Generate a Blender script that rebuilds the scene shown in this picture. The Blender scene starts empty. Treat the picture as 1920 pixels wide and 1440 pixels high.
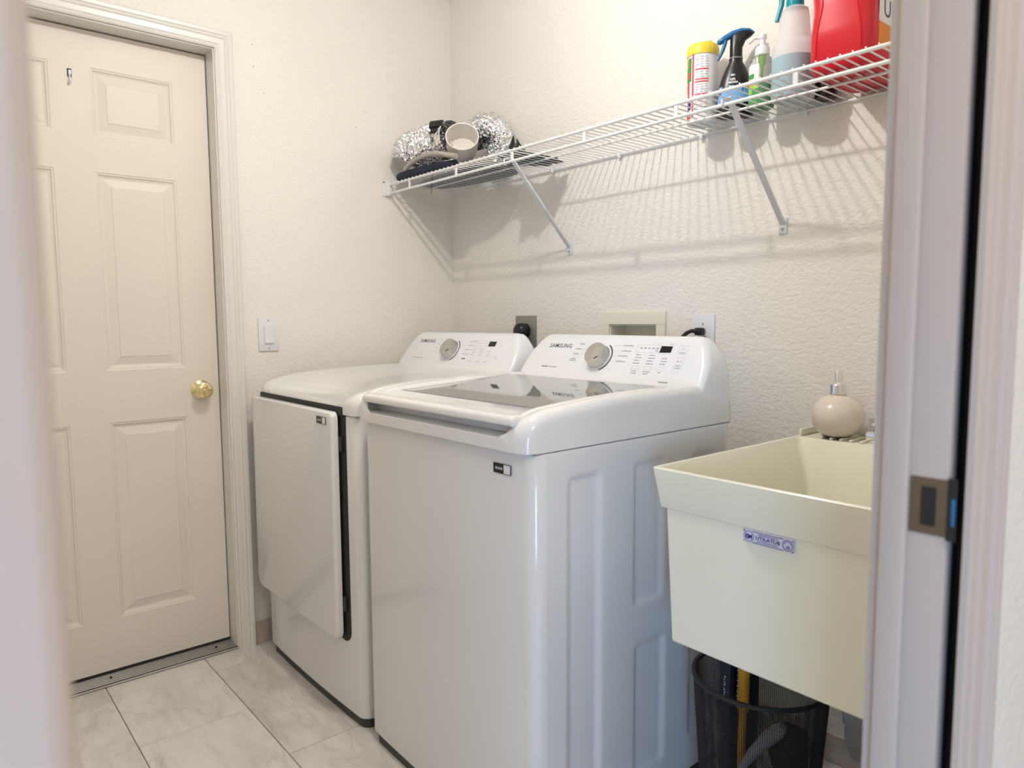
import bpy, bmesh, math, random
from mathutils import Vector, Matrix
from math import sin, cos, pi, radians as R
random.seed(7)
S = bpy.context.scene
COL = S.collection

# ------------------------------------------------------------------ camera
cam = bpy.data.objects.new('camera', bpy.data.cameras.new('camera'))
COL.objects.link(cam); S.camera = cam
yaw, pitch, roll = .7003, -.0915, -.0064
F = Vector((-cos(yaw)*cos(pitch), sin(yaw)*cos(pitch), sin(pitch)))
Rt = Vector((sin(yaw), cos(yaw), 0)); Up = Rt.cross(F)
R2 = Rt*cos(roll) + Up*sin(roll); U2 = -Rt*sin(roll) + Up*cos(roll)
m = Matrix((R2, U2, -F)).transposed().to_4x4(); m.translation = Vector((2.4995, -1.7851, 1.159))
cam.matrix_world = m
cam.data.sensor_width = 36; cam.data.lens = 1345.03/1920*36; cam.data.clip_start = .02
cam.data.dof.use_dof = True; cam.data.dof.focus_distance = 1.95; cam.data.dof.aperture_fstop = 4.6

# ------------------------------------------------------------------ light, world, exposure
S.view_settings.view_transform = 'Standard'; S.view_settings.look = 'None'
S.view_settings.gamma = 1; S.view_settings.use_curve_mapping = False
S.view_settings.exposure = 0.22
W = bpy.data.worlds.new('world'); S.world = W; W.use_nodes = True
W.node_tree.nodes['Background'].inputs[0].default_value = (.55, .72, 1, 1)
W.node_tree.nodes['Background'].inputs[1].default_value = .3
def light(name, kind, loc, energy, color, size=.1, sy=None, target=None, spread=None):
    d = bpy.data.lights.new(name, kind); d.energy = energy; d.color = color
    if kind == 'AREA':
        d.size = size
        if sy: d.shape = 'RECTANGLE'; d.size_y = sy
        if spread: d.spread = spread
    else: d.shadow_soft_size = size
    o = bpy.data.objects.new(name, d); COL.objects.link(o); o.location = loc
    if target: o.rotation_euler = (Vector(target)-Vector(loc)).to_track_quat('-Z', 'Y').to_euler()
    return o
light('ceiling_lamp_light', 'POINT', (1.2, -.95, 2.33), 22, (1, .955, .885), .022)
light('hall_window_light', 'AREA', (3.6, -2.95, .75), 5, (.34, .60, 1), .7, .9, (1.5, -.6, .5), spread=R(75))
light('hall_fill_light', 'POINT', (3.3, -1.6, 2.1), 27, (1, .90, .79), .15)  # added warm fill for casings and low areas, not a known lamp

# ------------------------------------------------------------------ materials
def mat(name, color, rough=.5, metal=0, spec=.5, coat=0, trans=0, ior=1.45, emit=None, sss=0):
    M = bpy.data.materials.new(name); M.use_nodes = True
    b = M.node_tree.nodes['Principled BSDF']
    b.inputs['Base Color'].default_value = (*color, 1); b.inputs['Roughness'].default_value = rough
    b.inputs['Metallic'].default_value = metal; b.inputs['Specular IOR Level'].default_value = spec
    b.inputs['Coat Weight'].default_value = coat; b.inputs['Coat Roughness'].default_value = .08
    b.inputs['Transmission Weight'].default_value = trans; b.inputs['IOR'].default_value = ior
    return M
def nd(M, t, **kw):
    n = M.node_tree.nodes.new(t)
    for k, v in kw.items():
        if k in n.inputs: n.inputs[k].default_value = v
        else: setattr(n, k, v)
    return n
def lk(M, a, b): M.node_tree.links.new(a, b)
def coords(M, scale=(1, 1, 1), kind='Object'):
    tc = nd(M, 'ShaderNodeTexCoord'); mp = nd(M, 'ShaderNodeMapping'); mp.inputs['Scale'].default_value = scale
    lk(M, tc.outputs[kind], mp.inputs['Vector']); return mp.outputs[0]
def ramp(M, fac, stops):
    r = nd(M, 'ShaderNodeValToRGB'); e = r.color_ramp.elements
    e[0].position, e[0].color = stops[0][0], (*stops[0][1], 1)
    e[1].position, e[1].color = stops[-1][0], (*stops[-1][1], 1)
    for p, c in stops[1:-1]:
        k = e.new(p); k.color = (*c, 1)
    lk(M, fac, r.inputs[0]); return r.outputs[0]
def bump(M, h, strength=.3, dist=.002):
    b = nd(M, 'ShaderNodeBump'); b.inputs['Strength'].default_value = strength; b.inputs['Distance'].default_value = dist
    lk(M, h, b.inputs['Height']); lk(M, b.outputs[0], M.node_tree.nodes['Principled BSDF'].inputs['Normal'])
def bsdf(M): return M.node_tree.nodes['Principled BSDF']

def wall_mat(name, color, st):
    M = mat(name, color, .55, spec=.3)
    v = coords(M, (1, 1, 1.5))
    n1 = nd(M, 'ShaderNodeTexNoise'); n1.inputs['Scale'].default_value = 58; n1.inputs['Detail'].default_value = 3; n1.inputs['Distortion'].default_value = .5
    n2 = nd(M, 'ShaderNodeTexNoise'); n2.inputs['Scale'].default_value = 150; n2.inputs['Detail'].default_value = 2
    lk(M, v, n1.inputs[0]); lk(M, v, n2.inputs[0])
    r = ramp(M, n1.outputs[0], [(.40, (0, 0, 0)), (.52, (.75, .75, .75)), (.62, (1, 1, 1))])
    a = nd(M, 'ShaderNodeMath', operation='MULTIPLY_ADD'); a.inputs[1].default_value = .3
    lk(M, n2.outputs[0], a.inputs[0]); lk(M, r, a.inputs[2])
    bump(M, a.outputs[0], st, .0022)
    n3 = nd(M, 'ShaderNodeTexNoise'); n3.inputs['Scale'].default_value = 1.7; lk(M, v, n3.inputs[0])
    c = ramp(M, n3.outputs[0], [(.3, tuple(k*.97 for k in color)), (.7, color)]); lk(M, c, bsdf(M).inputs['Base Color'])
    return M
M_wall = wall_mat('textured_wall_paint', (.86, .83, .785), .42)
M_hall = mat('hall_paint', (.74, .72, .69), .6)
M_ceil = wall_mat('ceiling_paint', (.88, .87, .85), .5)
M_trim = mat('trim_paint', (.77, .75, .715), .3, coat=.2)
M_jamb = mat('shaded_jamb_paint', (.55, .485, .45), .4)  # base colour lowered to carry the camera-side shade on the left casing
v = coords(M_trim, (40, 40, 3)); n = nd(M_trim, 'ShaderNodeTexNoise'); n.inputs['Scale'].default_value = 6; lk(M_trim, v, n.inputs[0]); bump(M_trim, n.outputs[0], .08, .001)
M_door = mat('door_paint', (.80, .745, .67), .42, spec=.35)
v = coords(M_door, (1, 55, 2.2)); n = nd(M_door, 'ShaderNodeTexNoise'); n.inputs['Scale'].default_value = 4; n.inputs['Detail'].default_value = 6; n.inputs['Distortion'].default_value = .6
lk(M_door, v, n.inputs[0]); bump(M_door, n.outputs[0], .22, .0012)

M_tile = mat('marble_look_tile', (.6, .58, .55), .28)
def tile_nodes(M, c0, c1, c2):
    tc = nd(M, 'ShaderNodeTexCoord'); oi = nd(M, 'ShaderNodeObjectInfo')
    mul = nd(M, 'ShaderNodeVectorMath', operation='SCALE'); mul.inputs['Scale'].default_value = 1
    cx = nd(M, 'ShaderNodeCombineXYZ'); m1 = nd(M, 'ShaderNodeMath', operation='MULTIPLY'); m1.inputs[1].default_value = 37
    lk(M, oi.outputs['Random'], m1.inputs[0]); lk(M, m1.outputs[0], cx.inputs[0]); lk(M, m1.outputs[0], cx.inputs[1]); lk(M, m1.outputs[0], cx.inputs[2])
    ad = nd(M, 'ShaderNodeVectorMath', operation='ADD'); lk(M, tc.outputs['Object'], ad.inputs[0]); lk(M, cx.outputs[0], ad.inputs[1])
    mp = nd(M, 'ShaderNodeMapping'); mp.inputs['Rotation'].default_value = (0, 0, R(28)); mp.inputs['Scale'].default_value = (1.1, 3.0, 1.6); lk(M, ad.outputs[0], mp.inputs[0])
    n1 = nd(M, 'ShaderNodeTexNoise'); n1.inputs['Scale'].default_value = 3.4; n1.inputs['Detail'].default_value = 12; n1.inputs['Roughness'].default_value = .66; n1.inputs['Distortion'].default_value = .45
    lk(M, mp.outputs[0], n1.inputs[0])
    base = ramp(M, n1.outputs[0], [(.3, c0), (.46, c1), (.6, c2), (.75, c1)])
    n2 = nd(M, 'ShaderNodeTexNoise'); n2.inputs['Scale'].default_value = 1.5; n2.inputs['Detail'].default_value = 9; n2.inputs['Distortion'].default_value = .7
    lk(M, mp.outputs[0], n2.inputs[0])
    vein = ramp(M, n2.outputs[0], [(.482, (0, 0, 0)), (.5, (1, 1, 1)), (.518, (0, 0, 0))])
    mx = nd(M, 'ShaderNodeMix', data_type='RGBA'); mx.inputs[7].default_value = (c0[0]*.72, c0[1]*.72, c0[2]*.75, 1)
    f = nd(M, 'ShaderNodeMath', operation='MULTIPLY'); f.inputs[1].default_value = .28; lk(M, vein, f.inputs[0])
    lk(M, f.outputs[0], mx.inputs[0]); lk(M, base, mx.inputs[6]); lk(M, mx.outputs[2], bsdf(M).inputs['Base Color'])
tile_nodes(M_tile, (.56, .52, .49), (.70, .665, .635), (.79, .765, .74))
M_btile = mat('marble_look_skirting_tile', (.5, .45, .4), .35); tile_nodes(M_btile, (.36, .30, .25), (.50, .43, .37), (.60, .54, .48))
M_grout = mat('grout', (.2, .18, .165), .9)
M_alu = mat('brushed_aluminium', (.82, .80, .80), .32, 1)
M_dark = mat('dark_rubber_and_gap_shade', (.018, .018, .018), .6)  # also paints the shade in the jamb slot and dryer door gap
M_brass = mat('polished_brass', (.86, .73, .42), .12, 1)
M_strike = mat('aged_bronze_plate', (.24, .20, .16), .38, 1)
M_chrome = mat('chrome', (.86, .86, .86), .08, 1)
M_screw = mat('screw_metal', (.45, .45, .45), .35, 1)
M_white = mat('appliance_enamel', (.79, .79, .80), .16, coat=.5)
M_console = mat('console_plastic', (.82, .83, .86), .22, coat=.3)
M_base = mat('appliance_plinth', (.045, .05, .045), .5)
M_glass = mat('smoked_lid_glass', (.43, .43, .42), .03, .8)
M_ink = mat('dark_print', (.06, .06, .08), .5)
M_inkg = mat('grey_print', (.33, .34, .38), .5)
M_inkl = mat('light_grey_print', (.52, .53, .58), .5)
M_disp = mat('display_window', (.004, .004, .005), .12)
M_dial = mat('spun_metal_dial', (.55, .545, .53), .27, 1); bsdf(M_dial).inputs['Anisotropic'].default_value = .7
M_plate = mat('white_device_plate', (.78, .79, .84), .35)
M_ivory = mat('ivory_plastic', (.83, .81, .70), .4)
M_steelp = mat('grey_metal_plate', (.30, .30, .28), .4, .6)
M_black = mat('black_plastic', (.012, .012, .014), .32)
M_rubber = mat('black_rubber', (.014, .014, .015), .5)
M_tub = mat('cream_tub_plastic', (.87, .86, .72), .3, coat=.1)
M_blue = mat('blue_sticker_ink', (.03, .03, .22), .5)
M_stick = mat('lilac_sticker', (.66, .66, .80), .5)
M_wire = mat('white_vinyl_wire', (.80, .80, .80), .35)
M_brace = mat('white_painted_brace', (.72, .73, .77), .35)
M_soap = mat('cream_glazed_ceramic', (.74, .66, .58), .25, coat=.3)
M_yel = mat('yellow_plastic', (.86, .66, .06), .4)
M_red = mat('glossy_red_plastic', (.62, .008, .022), .25, coat=.1)
M_redl = mat('red_print', (.75, .06, .08), .5)
M_teal = mat('teal_plastic', (.0, .30, .36), .35)
M_trig = mat('blue_trigger_plastic', (.02, .17, .40), .3)
M_green = mat('green_print', (.03, .32, .06), .5)
M_lime = mat('lime_print', (.30, .62, .08), .5)
M_sky = mat('sky_blue_print', (.16, .42, .85), .5)
M_navy = mat('navy_cloth', (.012, .018, .04), .75)
M_paper = mat('white_label_paper', (.82, .82, .83), .5)
M_orange = mat('orange_print', (.80, .27, .04), .5)
M_clear = mat('clear_plastic', (.93, .95, .94), .12, trans=.9, ior=1.2)
M_frost = mat('frosted_bottle_plastic', (.93, .94, .96), .3, trans=.5, ior=1.15)
M_liq = mat('pale_blue_liquid', (.50, .70, .78), .15, trans=.3, ior=1.2)
M_gliq = mat('green_gel', (.05, .42, .10), .2, trans=.2, ior=1.3)
M_duct = mat('crinkled_foil', (.88, .88, .90), .20, 1)
v = coords(M_duct); n = nd(M_duct, 'ShaderNodeTexVoronoi'); n.inputs['Scale'].default_value = 85; lk(M_duct, v, n.inputs[0]); bump(M_duct, n.outputs[0], .9, .005)
M_pvc = mat('off_white_pvc', (.74, .70, .64), .35)
M_hose = mat('grey_hose', (.42, .38, .35), .6)
M_gold = mat('amber_handle', (.62, .30, .02), .35)
M_greyp = mat('grey_handle_plastic', (.42, .42, .42), .4)
M_carton = mat('dark_carton', (.018, .022, .035), .5)

# ------------------------------------------------------------------ mesh helpers
ORG = {}
def finish(o, name, parent, origin, smooth, ang=35):
    COL.objects.link(o)
    off = ORG[parent.name] if parent else Vector(origin or (0, 0, 0))
    if parent: o.parent = parent
    else: o.location = off
    ORG[o.name] = off
    o.data.transform(Matrix.Translation(-off))
    if smooth:
        o.data.shade_smooth()
        o.data.set_sharp_from_angle(angle=R(ang))
    return o
class MB:
    def __init__(s): s.v = []; s.f = []; s.T = None
    def add(s, vs, fs):
        k = len(s.v)
        if s.T: vs = [s.T @ Vector(p) for p in vs]
        s.v += [tuple(p) for p in vs]; s.f += [tuple(i+k for i in f) for f in fs]; return s
    def box(s, x0, x1, y0, y1, z0, z1):
        return s.add([(x, y, z) for x in (x0, x1) for y in (y0, y1) for z in (z0, z1)],
                     [(0, 1, 3, 2), (4, 6, 7, 5), (0, 4, 5, 1), (2, 3, 7, 6), (0, 2, 6, 4), (1, 5, 7, 3)])
    def loft(s, loops, caps=(1, 1), closed=True, skip=()):
        n = len(loops[0]); vs = [p for l in loops for p in l]; fs = []
        for i in range(len(loops)-1):
            for j in range(n if closed else n-1):
                if j in skip: continue
                a = i*n+j; b = i*n+(j+1) % n
                fs.append((a, b, b+n, a+n))
        if caps[0]: fs.append(tuple(range(n))[::-1])
        if caps[1]: fs.append(tuple((len(loops)-1)*n+j for j in range(n)))
        return s.add(vs, fs)
    def lathe(s, prof, c=(0, 0, 0), n=32, axis=None, sx=1, sy=1, caps=(1, 1)):
        loops = []
        q = Vector((0, 0, 1)).rotation_difference(Vector(axis)) if axis else None
        for r, z in prof:
            l = []
            for k in range(n):
                p = Vector((r*cos(2*pi*k/n)*sx, r*sin(2*pi*k/n)*sy, z))
                if q: p = q @ p
                l.append(p+Vector(c))
            loops.append(l)
        return s.loft(loops, caps)
    def tube(s, pts, r, n=8, caps=(1, 1)):
        pts = [Vector(p) for p in pts]; loops = []; N = None
        for i, p in enumerate(pts):
            t = (pts[min(i+1, len(pts)-1)]-pts[max(i-1, 0)]).normalized()
            if N is None: N = t.orthogonal().normalized()
            N = (N - t*N.dot(t)).normalized(); B = t.cross(N)
            rr = r[i] if isinstance(r, (list, tuple)) else r
            loops.append([p+(N*cos(2*pi*k/n)+B*sin(2*pi*k/n))*rr for k in range(n)])
        return s.loft(loops, caps)
    def sph(s, c, r, n=12, sc=(1, 1, 1)):
        loops = []
        for i in range(1, n):
            a = pi*i/n
            loops.append([(c[0]+r*sin(a)*cos(2*pi*k/(2*n))*sc[0], c[1]+r*sin(a)*sin(2*pi*k/(2*n))*sc[1], c[2]-r*cos(a)*sc[2]) for k in range(2*n)])
        return s.loft(loops)
    def build(s, name, M, parent=None, origin=None, smooth=True, bevel=0, seg=2, ang=35, sub=0):
        me = bpy.data.meshes.new(name); me.from_pydata(s.v, [], s.f); me.update()
        bm = bmesh.new(); bm.from_mesh(me); bmesh.ops.recalc_face_normals(bm, faces=bm.faces)
        if bevel: 
            es = [e for e in bm.edges if len(e.link_faces) == 2 and e.calc_face_angle(0) > R(30)]
            bmesh.ops.bevel(bm, geom=es, offset=bevel, segments=seg, profile=.5, affect='EDGES', clamp_overlap=True)
        bm.to_mesh(me); bm.free()
        me.materials.append(M); o = bpy.data.objects.new(name, me)
        finish(o, name, parent, origin, smooth, ang)
        if sub: md = o.modifiers.new('s', 'SUBSURF'); md.levels = md.render_levels = sub
        return o
def BX(name, M, b, parent=None, origin=None, bevel=0, seg=2): return MB().box(*b).build(name, M, parent, origin, bevel=bevel, seg=seg)
def tag(o, label=None, cat=None, group=None, kind=None):
    if label: o['label'] = label
    if cat: o['category'] = cat
    if group: o['group'] = group
    if kind: o['kind'] = kind
    return o
def empty(name, loc, label, cat, group=None):
    o = bpy.data.objects.new(name, None); o.empty_display_size = .05; COL.objects.link(o); o.location = loc
    ORG[o.name] = Vector(loc); return tag(o, label, cat, group)
def st(o): o['kind'] = 'structure'; return o
def rrect(x0, x1, y0, y1, r, z, n=5, bulge=0):
    """rounded rectangle loop; starts at right side going to the back; bulge pushes the front (y0) outwards"""
    out = []
    for cx, cy, a0 in ((x1-r, y0+r, -90), (x1-r, y1-r, 0), (x0+r, y1-r, 90), (x0+r, y0+r, 180)):
        for k in range(n+1):
            a = R(a0+90*k/n); out.append((cx+r*cos(a), cy+r*sin(a), z))
    if bulge:
        m = 7; xs = [x0+r+(x1-x0-2*r)*k/m for k in range(1, m)]
        out += [(x, y0, z) for x in xs]
        c, h = (x0+x1)/2, (x1-x0)/2
        out = [(x, y-(bulge*(1-((x-c)/h)**2) if y < y0+r+1e-6 else 0), z) for x, y, z in out]
    return out
def textobj(body, size, M, mtx, parent, name='lettering', align='LEFT', xs=1, off=0, shear=0, spacing=1):
    c = bpy.data.curves.new(name, 'FONT'); c.body = body; c.size = size; c.align_x = align; c.extrude = .0002; c.offset = off
    c.shear = shear; c.space_character = spacing; c.resolution_u = 3
    t = bpy.data.objects.new('tmp', c); COL.objects.link(t)
    bpy.context.view_layer.update()
    me = bpy.data.meshes.new_from_object(t.evaluated_get(bpy.context.evaluated_depsgraph_get()))
    bpy.data.objects.remove(t)
    me.transform(mtx @ Matrix.Diagonal((xs, 1, 1, 1))); me.materials.clear(); me.materials.append(M)
    o = bpy.data.objects.new(name, me); return finish(o, name, parent, None, False)
def frame(o, x, y):
    """matrix whose local X, Y axes are x, y (3D) and origin o"""
    x = Vector(x).normalized(); y = Vector(y).normalized(); z = x.cross(y)
    m = Matrix((x, y, z)).transposed().to_4x4(); m.translation = Vector(o); return m

# ================================================================== SETTING
H = 2.45; XD0, XD1 = 2.187, 2.271; YE = -2.1
YR, YL, DH = -.956, -1.772, 2.045          # exterior door opening
OR, OL, OH = -1.045, -1.758, 2.04          # doorway with the strike plate
NAILS = ((-.822, 2.091), (-.822, 2.018), (-.788, 1.936), (-.395, 1.94), (-.438, 1.878))
w = MB(); w.box(-.16, 0, YR+.012, .12, 0, H); w.box(-.16, 0, YL-.012, YR+.012, DH+.012, H); w.box(-.16, 0, YE-.1, YL-.012, 0, H)
wl = st(w.build('wall_left', M_wall, smooth=False))
for y, z in NAILS: MB().lathe([(.0022, 0), (.0018, .0004), (.0003, .0005)], (0, y, z), 8, (1, 0, 0)).build('nail_hole', M_inkg, wl)
w = MB()                                   # back wall with a hole for the valve box
w.box(0, .890, 0, .12, 0, H); w.box(1.080, XD1, 0, .12, 0, H); w.box(.890, 1.080, 0, .12, 1.136, H); w.box(.890, 1.080, 0, .12, 0, .985); w.box(.89, 1.08, .075, .12, .985, 1.136)
w.box(XD1, 4.6, 0, .12, 0, H)
st(w.build('wall_back', M_wall, smooth=False))
w = MB(); w.box(XD0, XD1, OR+.04, 0, 0, H); w.box(XD0, XD1, OL-.04, OR+.04, OH+.04, H); w.box(XD0, XD1, -3.7, OL-.04, 0, H)
st(w.build('wall_right', M_wall, smooth=False))
st(BX('wall_front', M_wall, (0, XD0, YE-.1, YE, 0, H)))
st(BX('wall_hall_end', M_hall, (XD1, 4.6, -3.8, -3.7, 0, H)))
st(BX('wall_hall_far', M_hall, (4.6, 4.7, -3.8, .12, 0, H)))
st(BX('ceiling', M_ceil, (-.16, 4.7, -3.8, .12, H, H+.08)))
# floor: grout bed with every tile its own piece
fl = st(BX('floor', M_grout, (-.16, 4.7, -3.8, .12, -.05, -.0025)))
rows = {}
y0 = .129
ri = 0; tcache = {}
while y0 > -3.8:
    y1 = y0-.30
    off = {0: .116, 1: .42}[(ri+1) % 2] if True else 0
    # rows: y -1.071..-.771 -> joints .116, .716 ; -1.371..-1.071 -> joints .42
    x = off-.6
    while x < 4.6:
        a, b = max(x, 0.0), min(x+.6, 4.6); c, d = max(y1, -3.7), min(y0, 0)
        # keep inside the two rooms, the strip under the wall is left to the doorway
        if b-a > .02 and d-c > .02:
            key = (round(b-a, 3), round(d-c, 3))
            if key not in tcache:
                g = .0012; o = MB().box(-(b-a)/2+g, (b-a)/2-g, -(d-c)/2+g, (d-c)/2-g, -.006, 0).build('floor_tile', M_tile, bevel=.0008, seg=1)
                tcache[key] = o; first = True
            else:
                o = tcache[key].copy(); COL.objects.link(o)
            o.location = ((a+b)/2, (c+d)/2, 0); o.parent = fl; ORG[o.name] = Vector((0, 0, 0))
        x += .6
    y0 = y1; ri += 1
def skirt(name, segs, parent=None):
    m = MB()
    r = st(MB().box(*segs[0]).build(name, M_btile, bevel=.002, seg=1))
    for s_ in segs[1:]: MB().box(*s_).build('skirting_tile', M_btile, r, bevel=.002, seg=1)
    return r
skirt('baseboard_left', [(0, .010, -.892, -.62, 0, .078), (0, .010, -.619, -.02, 0, .078), (0, .010, YE, YL-.065, 0, .078)])
skirt('baseboard_back', [(.011, .6, -.010, 0, 0, .078), (.602, 1.2, -.010, 0, 0, .078), (1.202, 1.8, -.01, 0, 0, .078), (1.802, XD0, -.01, 0, 0, .078)])
skirt('baseboard_right', [(XD0-.01, XD0, -1.0+.02, -.012, 0, .078)])

# casing profile: (distance out from the opening, thickness)
PROF = [(.004, 0), (.004, .009), (.009, .0115), (.014, .0095), (.019, .012), (.033, .0135), (.037, .0165), (.043, .0155), (.047, .0185), (.056, .019), (.061, .016), (.062, 0)]
def casing(name, xp, sg, yr, yl, h, prof=PROF, M=M_trim, parent=None):
    loops = [[(xp+sg*t, yr+wd, 0) for wd, t in prof], [(xp+sg*t, yr+wd, h+wd) for wd, t in prof],
             [(xp+sg*t, yl-wd, h+wd) for wd, t in prof], [(xp+sg*t, yl-wd, 0) for wd, t in prof]]
    return MB().loft(loops).build(name, M, parent, ang=12)
st(casing('trim_1', 0, 1, YR, YL, DH))
# jamb of the exterior door
j = MB(); j.box(-.16, .0, YR, YR+.012, 0, DH+.012); j.box(-.16, .0, YL-.012, YL, 0, DH+.012); j.box(-.16, 0, YL, YR, DH, DH+.012)
jo = st(j.build('trim_2', M_trim, smooth=False))
j = MB(); j.box(-.16, -.112, YR-.012, YR, 0, DH); j.box(-.16, -.112, YL, YL+.012, 0, DH); j.box(-.16, -.112, YL, YR, DH-.012, DH)
j.build('door_stop', M_trim, jo)
# aluminium threshold with ridges
th = tag(MB().box(-.16, .0, YL, YR, 0, .010).build('threshold', M_alu, origin=(0, (YL+YR)/2, 0), bevel=.001, seg=1), kind='structure')
for k in range(6):
    BX('threshold_ridge', M_alu, (-.0685+k*.0122, -.0625+k*.0122, YL+.001, YR-.001, .008, .0118), th, bevel=.0012, seg=2)
for k in range(6): BX('threshold_groove', M_base, (-.0625+k*.0122, -.0563+k*.0122, YL+.001, YR-.001, .009, .0104), th)
for y in (-1.02, -1.35):
    MB().lathe([(.0035, .0100), (.0035, .0163)], (-.031, y, 0), 10).build('screw', M_dark, th)
BX('door_sweep_gap', M_dark, (-.112, -.074, YL, YR, .010, .019), th)

# six-panel door
DX = -.073
ys = [YL+.004, -1.649, -1.412, -1.303, -1.066, YR-.003]
zs = [.020, .190, .833, 1.000, 1.620, 1.730, 1.933, DH-.004]
d = MB()
for i in range(5):
    for k in range(7):
        if i in (1, 3) and k in (1, 3, 5): continue
        d.add([(DX, ys[i], zs[k]), (DX, ys[i+1], zs[k]), (DX, ys[i+1], zs[k+1]), (DX, ys[i], zs[k+1])], [(0, 1, 2, 3)])
d.box(DX-.035, DX-.012, ys[0], ys[-1], zs[0], zs[-1])
for (a, b, c, e) in ((ys[0], ys[0], zs[0], zs[-1]), (ys[-1], ys[-1], zs[0], zs[-1])):
    d.add([(DX, a, c), (DX-.012, a, c), (DX-.012, a, e), (DX, a, e)], [(0, 1, 2, 3)])
d.add([(DX, ys[0], zs[0]), (DX, ys[-1], zs[0]), (DX-.012, ys[-1], zs[0]), (DX-.012, ys[0], zs[0])], [(0, 1, 2, 3)])
d.add([(DX, ys[0], zs[-1]), (DX, ys[-1], zs[-1]), (DX-.012, ys[-1], zs[-1]), (DX-.012, ys[0], zs[-1])], [(0, 1, 2, 3)])
door = st(d.build('door_1', M_door, smooth=False))
for i in (1, 3):
    for k in (1, 3, 5):
        rings = [(0, 0), (.003, -.002), (.007, -.0025), (.010, -.0065), (.016, -.0085), (.019, -.0085), (.042, -.003), (.044, -.0012)]
        loops = []
        for ins, dx in rings:
            loops.append([(DX+dx, ys[i]+ins, zs[k]+ins), (DX+dx, ys[i+1]-ins, zs[k]+ins), (DX+dx, ys[i+1]-ins, zs[k+1]-ins), (DX+dx, ys[i]+ins, zs[k+1]-ins)])
        MB().loft(loops, (0, 1)).build('door_panel', M_door, door, smooth=False)
# brass knob
kc = Vector((DX, -1.020, .921))
kn = MB().lathe([(.033, 0), (.033, .003), (.029, .006), (.021, .009), (.014, .013), (.0125, .020), (.014, .026), (.022, .031), (.0275, .037), (.0285, .044), (.026, .051), (.019, .055), (.011, .0555), (.009, .053), (.004, .053)], kc, 40, (1, 0, 0)).build('door_knob', M_brass, door, ang=40)
MB().lathe([(.0055, .053), (.0055, .058), (.004, .060), (.0, .060)], kc, 16, (1, 0, 0)).build('lock_button', M_brass, kn)
# ---- small clear hook stuck on the door
hk = empty('wall_hook', (DX, -1.357, 1.87), 'small clear and metal hook stuck on the cream door between its top panels', 'hook')
BX('backplate', M_clear, (DX, DX+.003, -1.363, -1.351, 1.893, 1.918), hk, bevel=.001)
BX('clip', M_screw, (DX+.003, DX+.006, -1.361, -1.353, 1.899, 1.913), hk, bevel=.001)
MB().tube([(DX+.004, -1.357, 1.90), (DX+.005, -1.357, 1.880), (DX+.009, -1.357, 1.873), (DX+.015, -1.357, 1.874), (DX+.018, -1.357, 1.883)], .0022, 8).build('hook_arm', M_plate, hk)

# doorway on the camera side
j = MB()
for sgn, y in ((1, OR), (-1, OL)):
    j.box(2.187, 2.257, min(y, y+sgn*.018), max(y, y+sgn*.018), 0, OH+.018)
j.box(2.187, 2.257, OL, OR, OH, OH+.018)
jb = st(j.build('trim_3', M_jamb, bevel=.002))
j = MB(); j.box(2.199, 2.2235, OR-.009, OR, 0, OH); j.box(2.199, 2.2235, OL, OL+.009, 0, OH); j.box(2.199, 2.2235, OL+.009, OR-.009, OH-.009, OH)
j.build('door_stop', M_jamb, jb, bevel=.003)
sp = BX('strike_plate', M_strike, (2.2242, 2.2575, OR-.0016, OR+.001, .9495, 1.0045), jb, bevel=.0005, seg=1)
BX('strike_opening', M_dark, (2.234, 2.2475, OR-.0019, OR, .958, .996), sp)
BX('strike_lip', M_dark, (2.2575, 2.2655, OR-.003, OR-.0015, .947, 1.007), sp, bevel=.0005, seg=1)
BX('strike_side_opening', M_trig, (2.2615, 2.2645, OR-.0036, OR-.0030, .962, .988), sp, bevel=.0008)
PROF2 = [(.0, .0), (.0, .006), (.004, .008), (.016, .0085), (.020, .0065), (.025, .0095), (.041, .011), (.046, .015), (.052, .014), (.058, .017), (.066, .016), (.068, 0)]
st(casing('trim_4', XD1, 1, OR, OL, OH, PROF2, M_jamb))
st(casing('trim_5', XD0, -1, OR+.032, OL-.032, OH, PROF, M_trim))
s_ = MB(); s_.box(2.257, XD1, OR+.030, OR+.04, 0, OH); s_.box(2.257, XD1, OL-.04, OL-.03, 0, OH)
s_.box(XD0, 2.257, OR+.018, OR+.04, 0, OH+.04); s_.box(XD0, 2.257, OL-.04, OL-.018, 0, OH+.04); s_.box(XD0, XD1, OL-.018, OR+.018, OH+.018, OH+.04)
st(s_.build('slot_shade', M_dark, smooth=False))  # black lining puts shade into the slot between jamb and casing

# ================================================================== WALL DEVICES
sw = empty('light_switch', (0, -.805, 1.05), 'white rocker light switch on the left wall beside the door casing', 'switch')
BX('cover_plate', M_plate, (0, .006, -.841, -.769, 1.049, 1.165), sw, bevel=.002)
BX('switch_frame', M_plate, (.006, .0075, -.8225, -.7875, 1.073, 1.141), sw, bevel=.0005, seg=1)
MB().add([(.0075, -.8205, 1.075), (.0075, -.7895, 1.075), (.0075, -.7895, 1.139), (.0075, -.8205, 1.139), (.012, -.8205, 1.077), (.012, -.7895, 1.077), (.0095, -.7895, 1.107), (.0095, -.8205, 1.107), (.009, -.7895, 1.137), (.009, -.8205, 1.137)],
         [(4, 5, 6, 7), (7, 6, 8, 9), (0, 1, 5, 4), (9, 8, 2, 3), (0, 4, 7, 9, 3), (1, 2, 8, 6, 5)]).build('rocker', M_plate, sw, smooth=False)
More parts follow.
